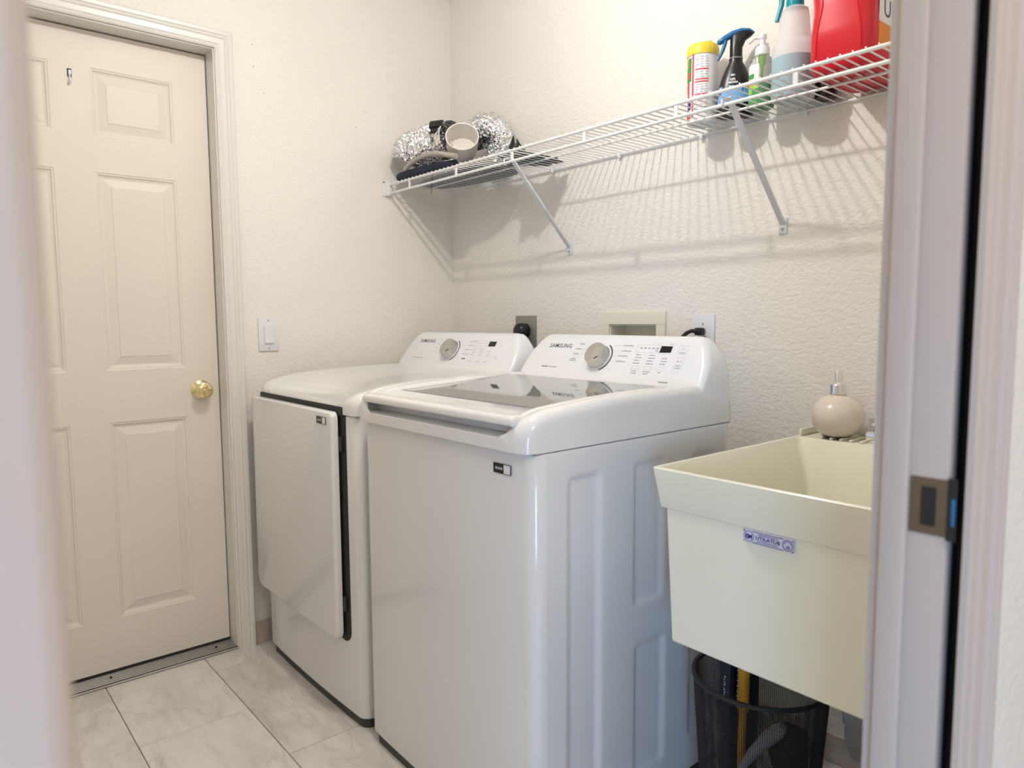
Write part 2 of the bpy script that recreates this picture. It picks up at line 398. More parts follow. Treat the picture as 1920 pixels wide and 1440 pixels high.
for z in (1.058, 1.156): MB().lathe([(.0028, .006), (.0028, .0067), (.0, .0068)], (0, -.805, z), 10, (1, 0, 0)).v and MB().lathe([(.0028, .006), (.0028, .0067), (.0005, .0068)], (0, -.805, z), 10, (1, 0, 0)).build('screw', M_screw, sw)

ro = empty('dryer_outlet', (.468, 0, 1.05), 'grey metal outlet plate on the back wall behind the dryer', 'outlet')
BX('cover_plate', M_steelp, (.410, .527, -.005, 0, 1.051, 1.168), ro, bevel=.002)
MB().lathe([(.028, 0), (.028, .004), (.026, .005)], (.468, -.005, 1.112), 24, (0, -1, 0)).build('socket', M_black, ro)
pg = empty('dryer_plug', (.468, -.012, 1.07), 'round black dryer plug pushed into the grey outlet plate', 'plug')
MB().lathe([(.029, 0), (.031, .006), (.031, .020), (.027, .030), (.018, .036), (.004, .037)], (.464, -.0105, 1.110), 28, (0, -1, 0)).build('plug_body', M_black, pg)
MB().tube([(.466, -.028, 1.09), (.478, -.040, 1.06), (.49, -.045, 1.02), (.497, -.045, .95), (.49, -.05, .7), (.45, -.06, .4)], .009, 10).build('power_cord', M_black, pg)

vb = empty('valve_box', (.986, 0, .96), 'ivory recessed washer valve box set in the back wall behind the washer', 'valve box')
f_ = MB(); x0, x1, z0, z1 = .854, 1.118, .955, 1.178; a0, a1, b0, b1 = .888, 1.082, .985, 1.136
f_.box(x0, x1, -.007, 0, b1, z1); f_.box(x0, x1, -.007, 0, z0, b0); f_.box(x0, a0, -.007, 0, b0, b1); f_.box(a1, x1, -.007, 0, b0, b1)
f_.build('frame', M_ivory, vb, bevel=.0015, seg=1)
g = MB(); t = .0015
g.box(a0+.002, a1-.002, .07, .0745, b0, b1); g.box(a0+.002, a0+.004, 0, .07, b0, b1); g.box(a1-.004, a1-.002, 0, .07, b0, b1); g.box(a0+.002, a1-.002, 0, .07, b1-.004, b1-.0005); g.box(a0+.002, a1-.002, 0, .07, b0+.0005, b0+.003)
g.build('recess', M_ivory, vb, smooth=False)
for x, mt in ((.94, M_redl), (1.03, M_trig)):
    vv_ = MB().lathe([(.010, .99), (.010, 1.03), (.013, 1.032), (.013, 1.046), (.008, 1.05)], (x, .04, 0), 16).build('valve', M_brass, vb)
    BX('valve_handle', mt, (x-.016, x+.016, .033, .047, 1.051, 1.057), vv_, bevel=.002)

wo = empty('washer_outlet', (1.254, 0, 1.05), 'white outlet plate on the back wall just right of the washer console', 'outlet')
BX('cover_plate', M_plate, (1.217, 1.292, -.006, 0, 1.050, 1.166), wo, bevel=.002)
BX('socket', M_plate, (1.238, 1.270, -.009, -.006, 1.078, 1.112), wo, bevel=.002)
MB().lathe([(.003, 0), (.003, .001), (.0005, .0012)], (1.254, -.006, 1.139), 10, (0, -1, 0)).build('screw', M_screw, wo)
wp = empty('washer_plug', (1.25, -.02, 1.10), 'small black power plug in the white outlet behind the washer', 'plug')
MB().box(1.243, 1.266, -.035, -.0095, 1.106, 1.128).build('plug_body', M_black, wp, bevel=.005, seg=3)
MB().tube([(1.254, -.030, 1.117), (1.238, -.036, 1.119), (1.222, -.038, 1.113), (1.205, -.038, 1.10), (1.19, -.04, 1.06), (1.18, -.045, .9), (1.17, -.05, .6)], .006, 10).build('power_cord', M_black, wp)

# ================================================================== APPLIANCES
CV = Vector((0, .08, .125)).normalized(); CN = Vector((0, -CV.z, CV.y)); CP0 = Vector((0, -.33, .985))
def cp(u, v, n=0): return CP0 + Vector((u, 0, 0)) + CV*v + CN*n
def cmat(u, v, n=.0003): return frame(cp(u, v, n), (1, 0, 0), CV)
def appliance(x0, lab, kind):
    x1 = x0+.686; xc = (x0+x1)/2; yf, yb = -.868, -.196
    root = empty(kind, (xc, -.53, 0), lab, 'washing machine' if kind == 'washing_machine' else 'dryer')
    loft = []
    prof = [(.029, .004), (.033, .001), (.044, 0), (.5, 0), (.888, 0), (.8925, .0015)]
    for z, ins in prof: loft.append(rrect(x0+ins, x1-ins, yf+ins, yb, .03, z, 6, .008))
    skip = (6,) if kind == 'washing_machine' else ()
    MB().loft(loft, (1, 1), skip=skip).build('cabinet', M_white, root, ang=30)
    MB().loft([rrect(x0+.008, x1-.008, yf+.009, yb-.01, .03, 0, 5, .007), rrect(x0+.008, x1-.008, yf+.006, yb-.01, .03, .031, 5, .007)]).build('plinth', M_base, root)
    BX('seam', M_inkg, (x0+.004, x1-.004, yf+.004, yb-.004, .8915, .8965), root)
    return root, x0, x1, xc, yf, yb
def cover(root, x0, x1, yf, yb, crest, zi, inner, name='top_cover', lip=.0):
    """crest: list (y, z crest, side inset)"""
    loops = []
    for y, zc, ins, zin in crest:
        a = x0+ins; P = [(a, .8955), (a, max(.8965, zc-.030)), (a+.0015, zc-.018), (a+.006, zc-.009), (a+.014, zc-.002), (a+.024, zc), (a+.034, zc-.0015), (a+inner-.004, zc-.005), (a+inner, min(zin, zc-.006))]
        Q = [(x0+x1-px, pz) for px, pz in P][::-1]
        loops.append([(px, y, pz) for px, pz in P+Q])
    return MB().loft(loops).build(name, M_white, root, ang=50)
def console(root, xc, nm='control_panel'):
    L = []
    def yfz(z): return -.33+(z-.985)*.64
    for z, hw, b in ((.925, .3420, 0), (.955, .3425, 0), (.985, .342, 0), (1.01, .340, 0), (1.04, .334, .0), (1.065, .323, .002), (1.085, .309, .006), (1.098, .297, .008), (1.105, .288, .016), (1.109, .280, .026)):
        front = yfz(z)+(0 if z < 1.1 else (z-1.1)*1.2)
        L.append(rrect(xc-hw, xc+hw, front, -.198-b, .018 if z < 1.1 else .012, z, 5))
    return MB().loft(L).build(nm, M_console, root, ang=40)
def bars(root, items, M, nm='printed_marks', h=.0028):
    m = MB()
    for u, v, wd in items:
        n = max(1, int(wd/.006))
        for k in range(n):
            a = u+wd*k/n; b = a+wd/n*.82; hh = h*(.75+.25*((k*7+int(u*1000)) % 3)/2)
            m.add([cp(a, v, .0004), cp(b, v, .0004), cp(b, v+hh, .0004), cp(a, v+hh, .0004)], [(0, 1, 2, 3)])
    return tag(m.build(nm, M, root, smooth=False), kind='stuff')
def cbox(root, u0, u1, v0, v1, M, nm, wd=.0007):
    m = MB()
    for a, b, c, e in ((u0, u1, v0, v0+wd), (u0, u1, v1-wd, v1), (u0, u0+wd, v0, v1), (u1-wd, u1, v0, v1)):
        m.add([cp(a, c, .0004), cp(b, c, .0004), cp(b, e, .0004), cp(a, e, .0004)], [(0, 1, 2, 3)])
    return m.build(nm, M, root, smooth=False)
def dial(root, u, v, r, lever):
    c = cp(u, v)
    k = MB().lathe([(r*1.02, 0), (r*1.02, .004), (r*.97, .008), (r*.94, .022), (r*.90, .026), (r*.3, .0262), (.0005, .0262)], c, 48, CN).build('dial', M_dial, root, ang=30)
    MB().lathe([(r*1.10, .0003), (r*1.10, .0022), (r*1.03, .0024)], c, 48, CN).build('dial_ring', M_console, root)
    a = MB(); n = 18
    P = []
    for i in range(n+1):
        t = R(62-128*i/n); P.append((cos(t), sin(t)))
    ri, ro_ = r*1.16, r*1.27
    for i in range(n):
        q = [cp(u+P[i][0]*ri, v+P[i][1]*ri, .0006), cp(u+P[i+1][0]*ri, v+P[i+1][1]*ri, .0006), cp(u+P[i+1][0]*ro_, v+P[i+1][1]*ro_, .0006), cp(u+P[i][0]*ro_, v+P[i][1]*ro_, .0006)]
        a.add(q, [(0, 1, 2, 3)])
    a.build('dial_arc', M_ink, root, smooth=False)
    m = MB(); 
    m.add([cp(u+r*.25, v-r*.55, .0268), cp(u+r*.5, v-r*.38, .0268), cp(u+r*.46, v-r*.30, .0268), cp(u+r*.21, v-r*.47, .0268)], [(0, 1, 2, 3)])
    m.add([cp(u+r*.55, v-r*.35, .0268), cp(u+r*.62, v-r*.3, .0268), cp(u+r*.58, v-r*.22, .0268), cp(u+r*.51, v-r*.27, .0268)], [(0, 1, 2, 3)])
    tag(m.build('dial_mark', M_ink, k, smooth=False), kind='stuff')

# ---- washer
root, x0, x1, xc, yf, yb = appliance(.794, 'white top loading washing machine with smoked glass lid, beside the cream tub', 'washing_machine')
crest = [(-.892, .928, .040, .920), (-.889, .936, .022, .922), (-.882, .948, .009, .923), (-.871, .960, .003, .924), (-.855, .970, 0, .924), (-.83, .978, 0, .924), (-.76, .984, 0, .926),
         (-.65, .991, 0, .94), (-.57, .994, 0, .95), (-.42, .995, 0, .955), (-.404, .996, 0, .99), (-.33, .995, 0, .987), (-.29, .985, 0, .975), (-.22, .968, 0, .955), (-.20, .955, .002, .945), (-.196, .945, .006, .935)]
cover(root, x0, x1, yf, yb, crest, 0, .048)
cs = console(root, xc)
# lid
lx0, lx1 = x0+.043, x1-.043
gx0, gx1, gy0, gy1 = x0+.070, x1-.078, -.785, -.4125
def ltop(y): return .966+(y+.86)*(.991-.966)/.45
sec = [(-.8925, .951, .957), (-.8915, .948, .962), (-.886, .9455, .9665), (-.875, .945, .9685), (-.86, .945, ltop(-.86)+.0012)] + [(y, .952, ltop(y)+.0012) for y in (-.79, -.6, -.41)] + [(-.406, .97, ltop(-.41))]
L = []
def crz(y):
    for (a, za, _, _), (b, zb_, _, _) in zip(crest, crest[1:]):
        if a <= y <= b: return za+(zb_-za)*(y-a)/(b-a)
    return crest[0][1]
sec = sec[:5]+[(y, .95, ltop(y)+.0012) for y in (-.84, -.82, -.79, -.74, -.68, -.6, -.5, -.41)]+sec[-1:]
for y, b, t in sec:
    e = max(t, crz(y)-.0015) if y > -.862 else t
    if y > -.409: e = t
    L.append([(lx0+.004, y, b), (lx0, y, (b+e)/2), (lx0+.002, y, e-.003), (lx0+.006, y, e), (lx0+.014, y, e), (gx0-.005, y, t), (gx1+.005, y, t), (lx1-.014, y, e), (lx1-.006, y, e), (lx1-.002, y, e-.003), (lx1, y, (b+e)/2), (lx1-.004, y, b)])
lid = MB().loft(L).build('lid', M_white, root, ang=40)
def gp(x, y, n=0): return (x, y, ltop(y)+.0012+n)
MB().add([gp(gx0, gy0, .0006), gp(gx1, gy0, .0006), gp(gx1, gy1, .0006), gp(gx0, gy1, .0006)], [(0, 1, 2, 3)]).build('lid_glass', M_glass, lid, smooth=False)
m = MB(); e = .0035
for a, b, c, d_ in ((gx0-e, gx1+e, gy0-e, gy0), (gx0-e, gx1+e, gy1, gy1+e), (gx0-e, gx0, gy0, gy1), (gx1, gx1+e, gy0, gy1)):
    m.add([gp(a, c, .0008), gp(b, c, .0008), gp(b, d_, .0008), gp(a, d_, .0008)], [(0, 1, 2, 3)])
m.build('glass_border', M_inkg, lid, smooth=False)
BX('handle_recess', M_white, (x0+.040, x1-.040, -.848, -.80, .9245, .9500), root)
# embossed side panel
ny, nz = 118, 150; Y0, Y1, Z0, Z1 = -.838, -.226, .030, .8925
rects = [(-.784, -.674, .06, .842), (-.578, -.462, .503, .846), (-.572, -.452, .10, .424), (-.366, -.256, .503, .842), (-.366, -.256, .12, .424)]
def sdr(y, z, r, rad=.022):
    cy, cz, hy, hz = (r[0]+r[1])/2, (r[2]+r[3])/2, (r[1]-r[0])/2, (r[3]-r[2])/2
    qy, qz = abs(y-cy)-hy+rad, abs(z-cz)-hz+rad
    return math.hypot(max(qy, 0), max(qz, 0))+min(max(qy, qz), 0)-rad
vs, fs = [], []
for i in range(ny+1):
    y = Y0+(Y1-Y0)*i/ny
    for k in range(nz+1):
        z = Z0+(Z1-Z0)*k/nz
        dd = min(sdr(y, z, r) for r in rects)
        s = min(1, max(0, -dd/.020)); s = s*s*(3-2*s)
        ins = 0 if z > .045 and z < .888 else (.004*(.045-z)/.015 if z <= .045 else .0015*(z-.888)/.0045)
        vs.append((x1-ins-.0075*s, y, z))
for i in range(ny):
    for k in range(nz):
        a = i*(nz+1)+k; fs.append((a, a+nz+1, a+nz+2, a+1))
MB().add(vs, fs).build('side_panel', M_white, root, ang=60)
# front sticker (no code)
def fsticker(root, x0s, z0s, wd, h, y, split):
    s1 = BX('sticker', M_black, (x0s, x0s+wd, y-.0006, y, z0s, z0s+h), root)
    BX('sticker_field', M_paper, (x0s+wd*split, x0s+wd*.96, y-.0009, y-.0006, z0s+h*.07, z0s+h*.93), s1)
    m = MB()
    for k in range(3):
        a = x0s+wd*.12+k*wd*.15; m.box(a, a+wd*.11, y-.0008, y-.0006, z0s+h*.38, z0s+h*.62)
    tag(m.build('sticker_print', M_inkl, s1), kind='stuff')
fsticker(root, 1.357, .843, .056, .021, -.8735, .6)
# print on console
u0 = .0
textobj('SAMSUNG', .0192, M_ink, cmat(.888, .101), root, 'brand_lettering', xs=1.04, off=.0001, spacing=1.07)
bars(root, [(.893, .033, .026)], M_ink, h=.0035); bars(root, [(.923, .033, .034)], M_inkg, h=.003)
dial(root, 1.109, .0745, .0365, 0)
lab = []
for u, v, wd in ((1.013, .114, .021), (1.006, .097, .023), (1.004, .080, .022), (.999, .064, .022), (.997, .058, .028), (1.180, .113, .037), (1.182, .096, .034), (1.178, .080, .034), (1.176, .063, .034)): lab.append((u, v, wd))
bars(root, lab, M_inkg, h=.0034)
m = MB()
for a, b, v in ((1.036, 1.075, .1155), (1.033, 1.062, .098), (1.03, 1.055, .081), (1.148, 1.176, .1145), (1.158, 1.178, .0975), (1.160, 1.175, .0815), (1.156, 1.172, .0645)):
    m.add([cp(a, v, .0004), cp(b, v, .0004), cp(b, v+.0006, .0004), cp(a, v+.0006, .0004)], [(0, 1, 2, 3)])
tag(m.build('leader_lines', M_inkl, root, smooth=False), kind='stuff')
cbox(root, 1.233, 1.312, .095, .120, M_inkl, 'indicator_box')
MB().add([cp(1.311, .0965, .0006), cp(1.3475, .0975, .0006), cp(1.3475, .1165, .0006), cp(1.311, .1165, .0006)], [(0, 1, 2, 3)]).build('display', M_disp, root, smooth=False)
bars(root, [(1.243, .107, .009), (1.256, .107, .009), (1.269, .107, .009), (1.283, .107, .009), (1.297, .107, .010), (1.297, .100, .009)], M_inkg, h=.004)
bars(root, [(1.334, .121, .018)], M_inkl, h=.0025)
it = []
for c, (u, n, w_) in enumerate(((1.238, 4, .018), (1.282, 4, .020), (1.327, 3, .018))):
    for k in range(n): it.append((u, .086-(c == 2)*.008-k*.0085, w_+(k % 2)*.004))
bars(root, it, M_inkg, h=.003)
for u, w_ in ((1.240, .024), (1.281, .026), (1.325, .026)): cbox(root, u, u+w_, .043, .054, M_inkl, 'button_outline')
bars(root, [(1.243, .036, .018), (1.242, .030, .021), (1.283, .036, .024), (1.286, .030, .016), (1.333, .036, .009)], M_inkg, h=.003)
cbox(root, 1.370, 1.397, .093, .119, M_inkl, 'button_outline'); cbox(root, 1.372, 1.398, .041, .085, M_inkl, 'button_outline')
m = MB()
for i in range(14):
    if i in (3,): continue
    a, b = 2*pi*i/14, 2*pi*(i+1)/14; r1, r2 = .0036, .0044
    m.add([cp(1.3835+r1*cos(a), .110+r1*sin(a), .0004), cp(1.3835+r1*cos(b), .110+r1*sin(b), .0004), cp(1.3835+r2*cos(b), .110+r2*sin(b), .0004), cp(1.3835+r2*cos(a), .110+r2*sin(a), .0004)], [(0, 1, 2, 3)])
m.add([cp(1.378, .070, .0004), cp(1.384, .073, .0004), cp(1.378, .076, .0004)], [(0, 1, 2)]); m.add([cp(1.386, .070, .0004), cp(1.387, .070, .0004), cp(1.387, .076, .0004), cp(1.386, .076, .0004)], [(0, 1, 2, 3)]); m.add([cp(1.389, .070, .0004), cp(1.390, .070, .0004), cp(1.390, .076, .0004), cp(1.389, .076, .0004)], [(0, 1, 2, 3)])
tag(m.build('button_symbols', M_inkg, root, smooth=False), kind='stuff')
textobj('POWER', .0052, M_inkg, cmat(1.3835, .0965), root, 'button_lettering', align='CENTER')
textobj('START', .0062, M_inkg, cmat(1.3850, .0585), root, 'button_lettering', align='CENTER'); textobj('PAUSE', .0062, M_inkg, cmat(1.3850, .0515), root, 'button_lettering', align='CENTER')
MB().add([cp(1.345, .009, .0004), cp(1.375, .009, .0004), cp(1.375, .0125, .0004), cp(1.345, .0125, .0004)], [(0, 1, 2, 3)]).build('hinge_mark', M_inkg, root)

# ---- dryer
root, x0, x1, xc, yf, yb = appliance(.074, 'white front loading dryer in the corner left of the washer', 'dryer')
crest = [(-.874, .915, .045, .905), (-.873, .925, .022, .915), (-.868, .936, .008, .926), (-.858, .946, .002, .938), (-.84, .955, 0, .949), (-.80, .966, 0, .961), (-.75, .974, 0, .968),
         (-.65, .982, 0, .976), (-.5, .988, 0, .982), (-.36, .990, 0, .984), (-.22, .990, 0, .984), (-.20, .983, .002, .978), (-.196, .973, .006, .968)]
cover(root, x0, x1, yf, yb, crest, 0, .085)
console(root, xc)
# door, with raised black strips that paint the shade of its gap
def gsec(y, g):
    pts = []
    for cx, cz, a0, rr in ((.700-g-.035, .238+g+.035, -90, .035), (.700-g-.022, .9125-g-.022, 0, .022), (x0+.012+g+.01, .9125-g-.01, 90, .01), (x0+.012+g+.035, .29+g+.035, 180, .035)):
        for k in range(7):
            a = R(a0+15*k); pts.append((cx+rr*cos(a), y-.008*(1-((cx-xc)/.343)**2), cz+rr*sin(a)))
    return pts
MB().loft([gsec(-.860, 0), gsec(-.8693, 0), gsec(-.8700, .0015)]).build('door_gap_shade', M_dark, root, ang=30)
lo = []
def dsec(y, g, xr=.674, r=.03):
    pts = []
    X0, X1, Z0_, Z1_ = x0-.004+g, xr-g, .243+g, .902-g
    for cx, cz, a0, rr in ((X1-r, Z0_+r, -90, r), (X1-.018, Z1_-.018, 0, .018), (X0+.014, Z1_-.014, 90, .014), (X0+r, Z0_+r, 180, r)):
        for k in range(7):
            a = R(a0+15*k); pts.append((cx+rr*cos(a), y-.008*(1-((cx-xc)/.35)**2), cz+rr*sin(a)))
    return pts
dd = MB().loft([dsec(-.874, .006), dsec(-.8775, .0), dsec(-.890, .0), dsec(-.8955, .0018), dsec(-.898, .006)]).build('door', M_white, root, ang=50)
fsticker(dd, .588, .8655, .058, .0205, -.9042, .62)
BX('door_gap_shade', M_dark, (x0+.022, .690, -.8785, -.870, .890, .9165), root, bevel=.003)
for z in (.79, .33): BX('hinge', M_black, (.672, .690, -.881, -.872, z, z+.045), root, bevel=.002)
textobj('SAMSUNG', .0192, M_ink, cmat(.163, .101), root, 'brand_lettering', xs=1.10, off=.0001, spacing=1.07)
bars(root, [(.170, .033, .066)], M_inkg, h=.003)
dial(root, .388, .0725, .0365, 0)
bars(root, [(.29, .114, .022), (.285, .096, .02), (.28, .079, .02), (.277, .062, .026), (.475, .110, .04), (.475, .093, .034), (.47, .076, .038), (.46, .058, .045)], M_inkl, h=.0034)
bars(root, [(.474, .0395, .020)], M_ink, h=.005)
cbox(root, .51, .586, .093, .115, M_inkl, 'indicator_box')
MB().add([cp(.588, .0935, .0006), cp(.6255, .0945, .0006), cp(.6255, .1135, .0006), cp(.588, .1135, .0006)], [(0, 1, 2, 3)]).build('display', M_disp, root, smooth=False)
it = [(.518, .104, .009), (.531, .104, .009), (.544, .104, .009), (.557, .104, .009), (.573, .104, .009)]
for c, (u, n, w_) in enumerate(((.515, 4, .018), (.557, 4, .020), (.60, 3, .018))):
    for k in range(n): it.append((u, .082-(c == 2)*.008-k*.0085, w_))
for u, w_ in ((.518, .018), (.558, .022), (.602, .02)): it.append((u, .033, w_))
it += [(.648, .098, .016), (.650, .055, .016), (.650, .048, .016)]
bars(root, it, M_inkl, h=.003)

# ================================================================== LAUNDRY TUB
sx0, sx1, sy0, sy1, sz = 1.611, 2.176, -.677, -.002, .866
tub = empty('laundry_tub', (1.895, -.34, .53), 'cream plastic utility tub with a blue printed sticker, right of the washer', 'sink')
yb_ = -.128
def rr(x0_, x1_, y0_, y1_, r, z): return rrect(x0_, x1_, y0_, y1_, r, z, 4)
b = MB()
b.loft([rr(1.661, sx1-.05, -.669, -.05, .004, .5245), rr(1.659, sx1-.047, -.671, -.045, .005, .527), rr(1.642, sx1-.026, -.671, -.02, .005, .788),
        rr(1.630, sx1-.015, -.6735, -.012, .006, .7895), rr(1.629, sx1-.014, -.6745, -.010, .006, .793), rr(sx0, sx1, sy0, sy1, .006, sz-.002), rr(sx0+.002, sx1-.002, sy0+.002, sy1, .006, sz),
        rr(sx0+.0085, sx1-.0085, sy0+.0085, yb_, .012, sz), rr(sx0+.011, sx1-.011, sy0+.011, yb_-.002, .012, sz-.004), rr(1.652, sx1-.037, -.658, yb_-.018, .016, .785), rr(1.673, sx1-.058, -.640, -.185, .025, .556), rr(1.69, sx1-.075, -.62, -.20, .03, .546)]).build('basin', M_tub, tub, ang=30)
lg = MB()
lg.box(sx0+.015, sx1-.002, -.010, -.001, sz, sz+.022); lg.box(sx0+.006, sx0+.013, -.118, -.001, sz, sz+.018); lg.box(sx1-.012, sx1-.005, -.118, -.001, sz, sz+.018)
lg.build('splash_lip', M_tub, tub, bevel=.003)
for k in range(5):
    BX('soap_rib', M_tub, (1.672+k*.0235, 1.6785+k*.0235, -.123, -.030, sz, sz+.006), tub, bevel=.002)
MB().lathe([(.034, .5465), (.034, .5485), (.030, .5490), (.0005, .5475)], (1.895, -.40, 0), 24).build('drain', M_chrome, tub)
# sticker
stk = BX('sticker', M_stick, (1.8165, 1.9095, -.6772, -.6700, .7655, .7865), tub)
MM = lambda x, z, y=-.6776: frame((x, y, z), (1, 0, 0), (0, 0, 1))
textobj('UTILATUB', .0092, M_blue, MM(1.863, .7730), stk, 'sticker_lettering', align='CENTER', xs=1.05, off=.00015, spacing=1.05)
textobj('EM', .0105, M_blue, MM(1.827, .7722), stk, 'sticker_lettering', align='CENTER', off=.0004)
textobj('10', .0075, M_blue, MM(1.8995, .7700), stk, 'sticker_lettering', align='CENTER', off=.0002)
m = MB()
def ring(cx, cz, r, t, y=-.6776):
    n = 24
    for i in range(n):
        a, b2 = 2*pi*i/n, 2*pi*(i+1)/n
        m.add([(cx+r*cos(a), y, cz+r*sin(a)), (cx+r*cos(b2), y, cz+r*sin(b2)), (cx+(r-t)*cos(b2), y, cz+(r-t)*sin(b2)), (cx+(r-t)*cos(a), y, cz+(r-t)*sin(a))], [(0, 1, 2, 3)])
ring(1.827, .776, .0098, .001); ring(1.8995, .776, .0098, .0009); ring(1.8995, .776, .0080, .0004)
for a, b2, c, e in ((1.834, 1.892, .785, .7862), (1.834, 1.892, .7655, .7667), (1.8165, 1.819, .784, .7865), (1.907, 1.9095, .7655, .768), (1.8165, 1.8185, .7655, .7675), (1.9075, 1.9095, .784, .7865)):
    m.box(a, b2, -.6776, -.6772, c, e)
for k in range(11): m.box(1.845+k*.0034, 1.8474+k*.0034, -.6775, -.6772, .7812, .7828); m.box(1.843+k*.0036, 1.8456+k*.0036, -.6775, -.6772, .7690, .7705)
for k in range(5): a = R(20+35*k); m.box(1.8995+.006*cos(a)-.0008, 1.8995+.006*cos(a)+.0008, -.6775, -.6772, .7765+.006*sin(a)-.0008, .7765+.006*sin(a)+.0008)
tag(m.build('sticker_lines', M_blue, stk, smooth=False), kind='stuff')
MB().lathe([(.0025, 0), (.0018, .0012), (.0004, .0013)], (1.968, -.6705, .640), 10, (0, -1, 0)).build('moulding_dot', M_tub, tub)

# faucet on the ledge
fc = empty('faucet', (1.895, -.072, sz), 'chrome two handle faucet on the back ledge of the cream tub', 'faucet')
BX('base_plate', M_chrome, (1.768, 2.000, -.098, -.048, sz, sz+.026), fc, bevel=.003)
for x in (1.787, 1.982):
    hd = BX('handle', M_chrome, (x-.006, x+.006, -.098, -.055, sz+.040, sz+.047), fc, bevel=.002)
    MB().lathe([(.012, sz+.026), (.010, sz+.032), (.008, sz+.040)], (x, -.073, 0), 16).build('valve_stem', M_chrome, fc)
    MB().box(x-.004, x+.004, -.090, -.083, sz+.045, sz+.066).build('lever', M_chrome, hd, bevel=.0015)
MB().tube([(1.895, -.072, sz+.026), (1.895, -.074, sz+.07), (1.895, -.095, sz+.11), (1.895, -.13, sz+.125), (1.895, -.17, sz+.115), (1.895, -.19, sz+.085)], [.013, .012, .011, .010, .010, .010], 14).build('spout', M_chrome, fc)

# soap dispenser
sd = empty('soap_dispenser', (1.697, -.088, sz+.006), 'round cream ceramic soap dispenser with chrome pump on the back ledge of the tub', 'soap dispenser')
zb = sz+.0065; r_ = .0605
prof = [(.030, zb), (.034, zb+.001)]
for i in range(13):
    a = R(-62+i*11.3); prof.append((r_*cos(a)*1.0, zb+.0475+.0535*sin(a)))
prof += [(.019, zb+.1015)]
MB().lathe(prof, (1.697, -.088, 0), 48).build('bottle', M_soap, sd, ang=60)
pm = MB().lathe([(.0185, zb+.1005), (.0185, zb+.123), (.0175, zb+.1245), (.008, zb+.1248), (.0065, zb+.129), (.0065, zb+.131), (.009, zb+.132), (.0095, zb+.157), (.0085, zb+.159)], (1.697, -.088, 0), 28).build('pump', M_chrome, sd, ang=30)
MB().tube([(1.697, -.088, zb+.153), (1.683, -.098, zb+.153), (1.678, -.1015, zb+.151)], .0028, 10).build('nozzle', M_chrome, pm)

# drain pipework under the tub
dp = empty('drain_pipe', (1.79, -.13, .08), 'white plastic drain pipe with trap under the right of the tub', 'pipe')
MB().tube([(1.785, -.13, .53), (1.785, -.13, .16), (1.789, -.118, .125), (1.80, -.10, .112), (1.815, -.085, .125), (1.822, -.08, .16), (1.822, -.078, .30), (1.822, -.06, .33), (1.822, -.0, .34)], .022, 18).build('trap', M_plate, dp)
for z in (.20, .47): MB().lathe([(.027, z), (.028, z+.003), (.028, z+.027), (.026, z+.03)], (1.785, -.13, 0), 18).build('slip_nut', M_plate, dp)

# ================================================================== WASTE BASKET AND WHAT IS IN IT
bc = (1.712, -.430); R0, R1, HB = .112, .139, .390
bk = empty('mesh_basket', (bc[0], bc[1], 0), 'black wire mesh waste basket on the floor under the cream tub', 'basket')
n = 190; rows_ = 104
bm = bmesh.new(); grid = []
for i in range(rows_+1):
    z = .006+(HB-.006)*i/rows_; r = R0+(R1-R0)*i/rows_
    grid.append([bm.verts.new((bc[0]+r*cos(2*pi*k/n)-bc[0], bc[1]+r*sin(2*pi*k/n)-bc[1], z)) for k in range(n)])
for i in range(rows_):
    for k in range(n): bm.faces.new((grid[i][k], grid[i][(k+1) % n], grid[i+1][(k+1) % n], grid[i+1][k]))
me = bpy.data.meshes.new('mesh_wall'); bm.to_mesh(me); bm.free(); me.materials.append(M_rubber)
o = bpy.data.objects.new('mesh_wall', me); COL.objects.link(o); o.parent = bk
md = o.modifiers.new('w', 'WIREFRAME'); md.thickness = .0017; md.use_even_offset = False
MB().tube([(bc[0]+R1*cos(2*pi*k/48), bc[1]+R1*sin(2*pi*k/48), HB+.002) for k in range(49)], .0055, 8, (0, 0)).build('rim', M_black, bk)
MB().lathe([(R0+.002, 0), (R0+.003, .006), (R0, .012), (R0-.003, .004), (.001, .004)], (bc[0], bc[1], 0), 48, caps=(1, 0)).build('bottom', M_black, bk)

bx = empty('dark_carton', (1.622, -.42, .012), 'dark blue printed box standing at the left inside the mesh basket', 'box')
MB().box(1.618, 1.646, -.440, -.390, .013, .425).build('carton', M_carton, bx, bevel=.002)
m = MB()
for k in range(8): z = .318+k*.006; m.box(1.630+(k % 2)*.0012, 1.632+((k*5) % 3)*.0012, -.4408, -.4398, z, z+.0035)
tag(m.build('carton_print', M_inkl, bx, smooth=False), kind='stuff')
bx2 = empty('black_sleeve', (1.675, -.37, .012), 'black sleeve with pale script standing beside the amber handle in the basket', 'box')
MB().box(1.650, 1.678, -.425, -.375, .013, .42).build('sleeve', M_black, bx2, bevel=.002)
m = MB()
for k in range(17): z = .295+k*.006; m.box(1.6535+(k % 2)*.0015+(k*.0001), 1.6570+((k*5) % 3)*.0015, -.4262, -.4252, z, z+.0035)
tag(m.build('sleeve_print', M_paper, bx2, smooth=False), kind='stuff')
am = empty('amber_handled_brush', (1.70, -.43, .013), 'brush with thick amber yellow handle standing in the mesh basket', 'brush')
MB().tube([(1.684, -.450, .14), (1.6845, -.450, .28), (1.685, -.450, .306), (1.6855, -.450, .31), (1.686, -.450, .46)], [.009, .009, .009, .0118, .0118], 14).build('handle', M_gold, am)
MB().lathe([(.018, .013), (.024, .03), (.024, .10), (.016, .12), (.010, .14)], (1.690, -.445, 0), 18).build('brush_head', M_black, am)
bag = empty('black_duster', (1.765, -.40, .012), 'dark bulky duster filling the right side of the mesh basket', 'duster')
L = []
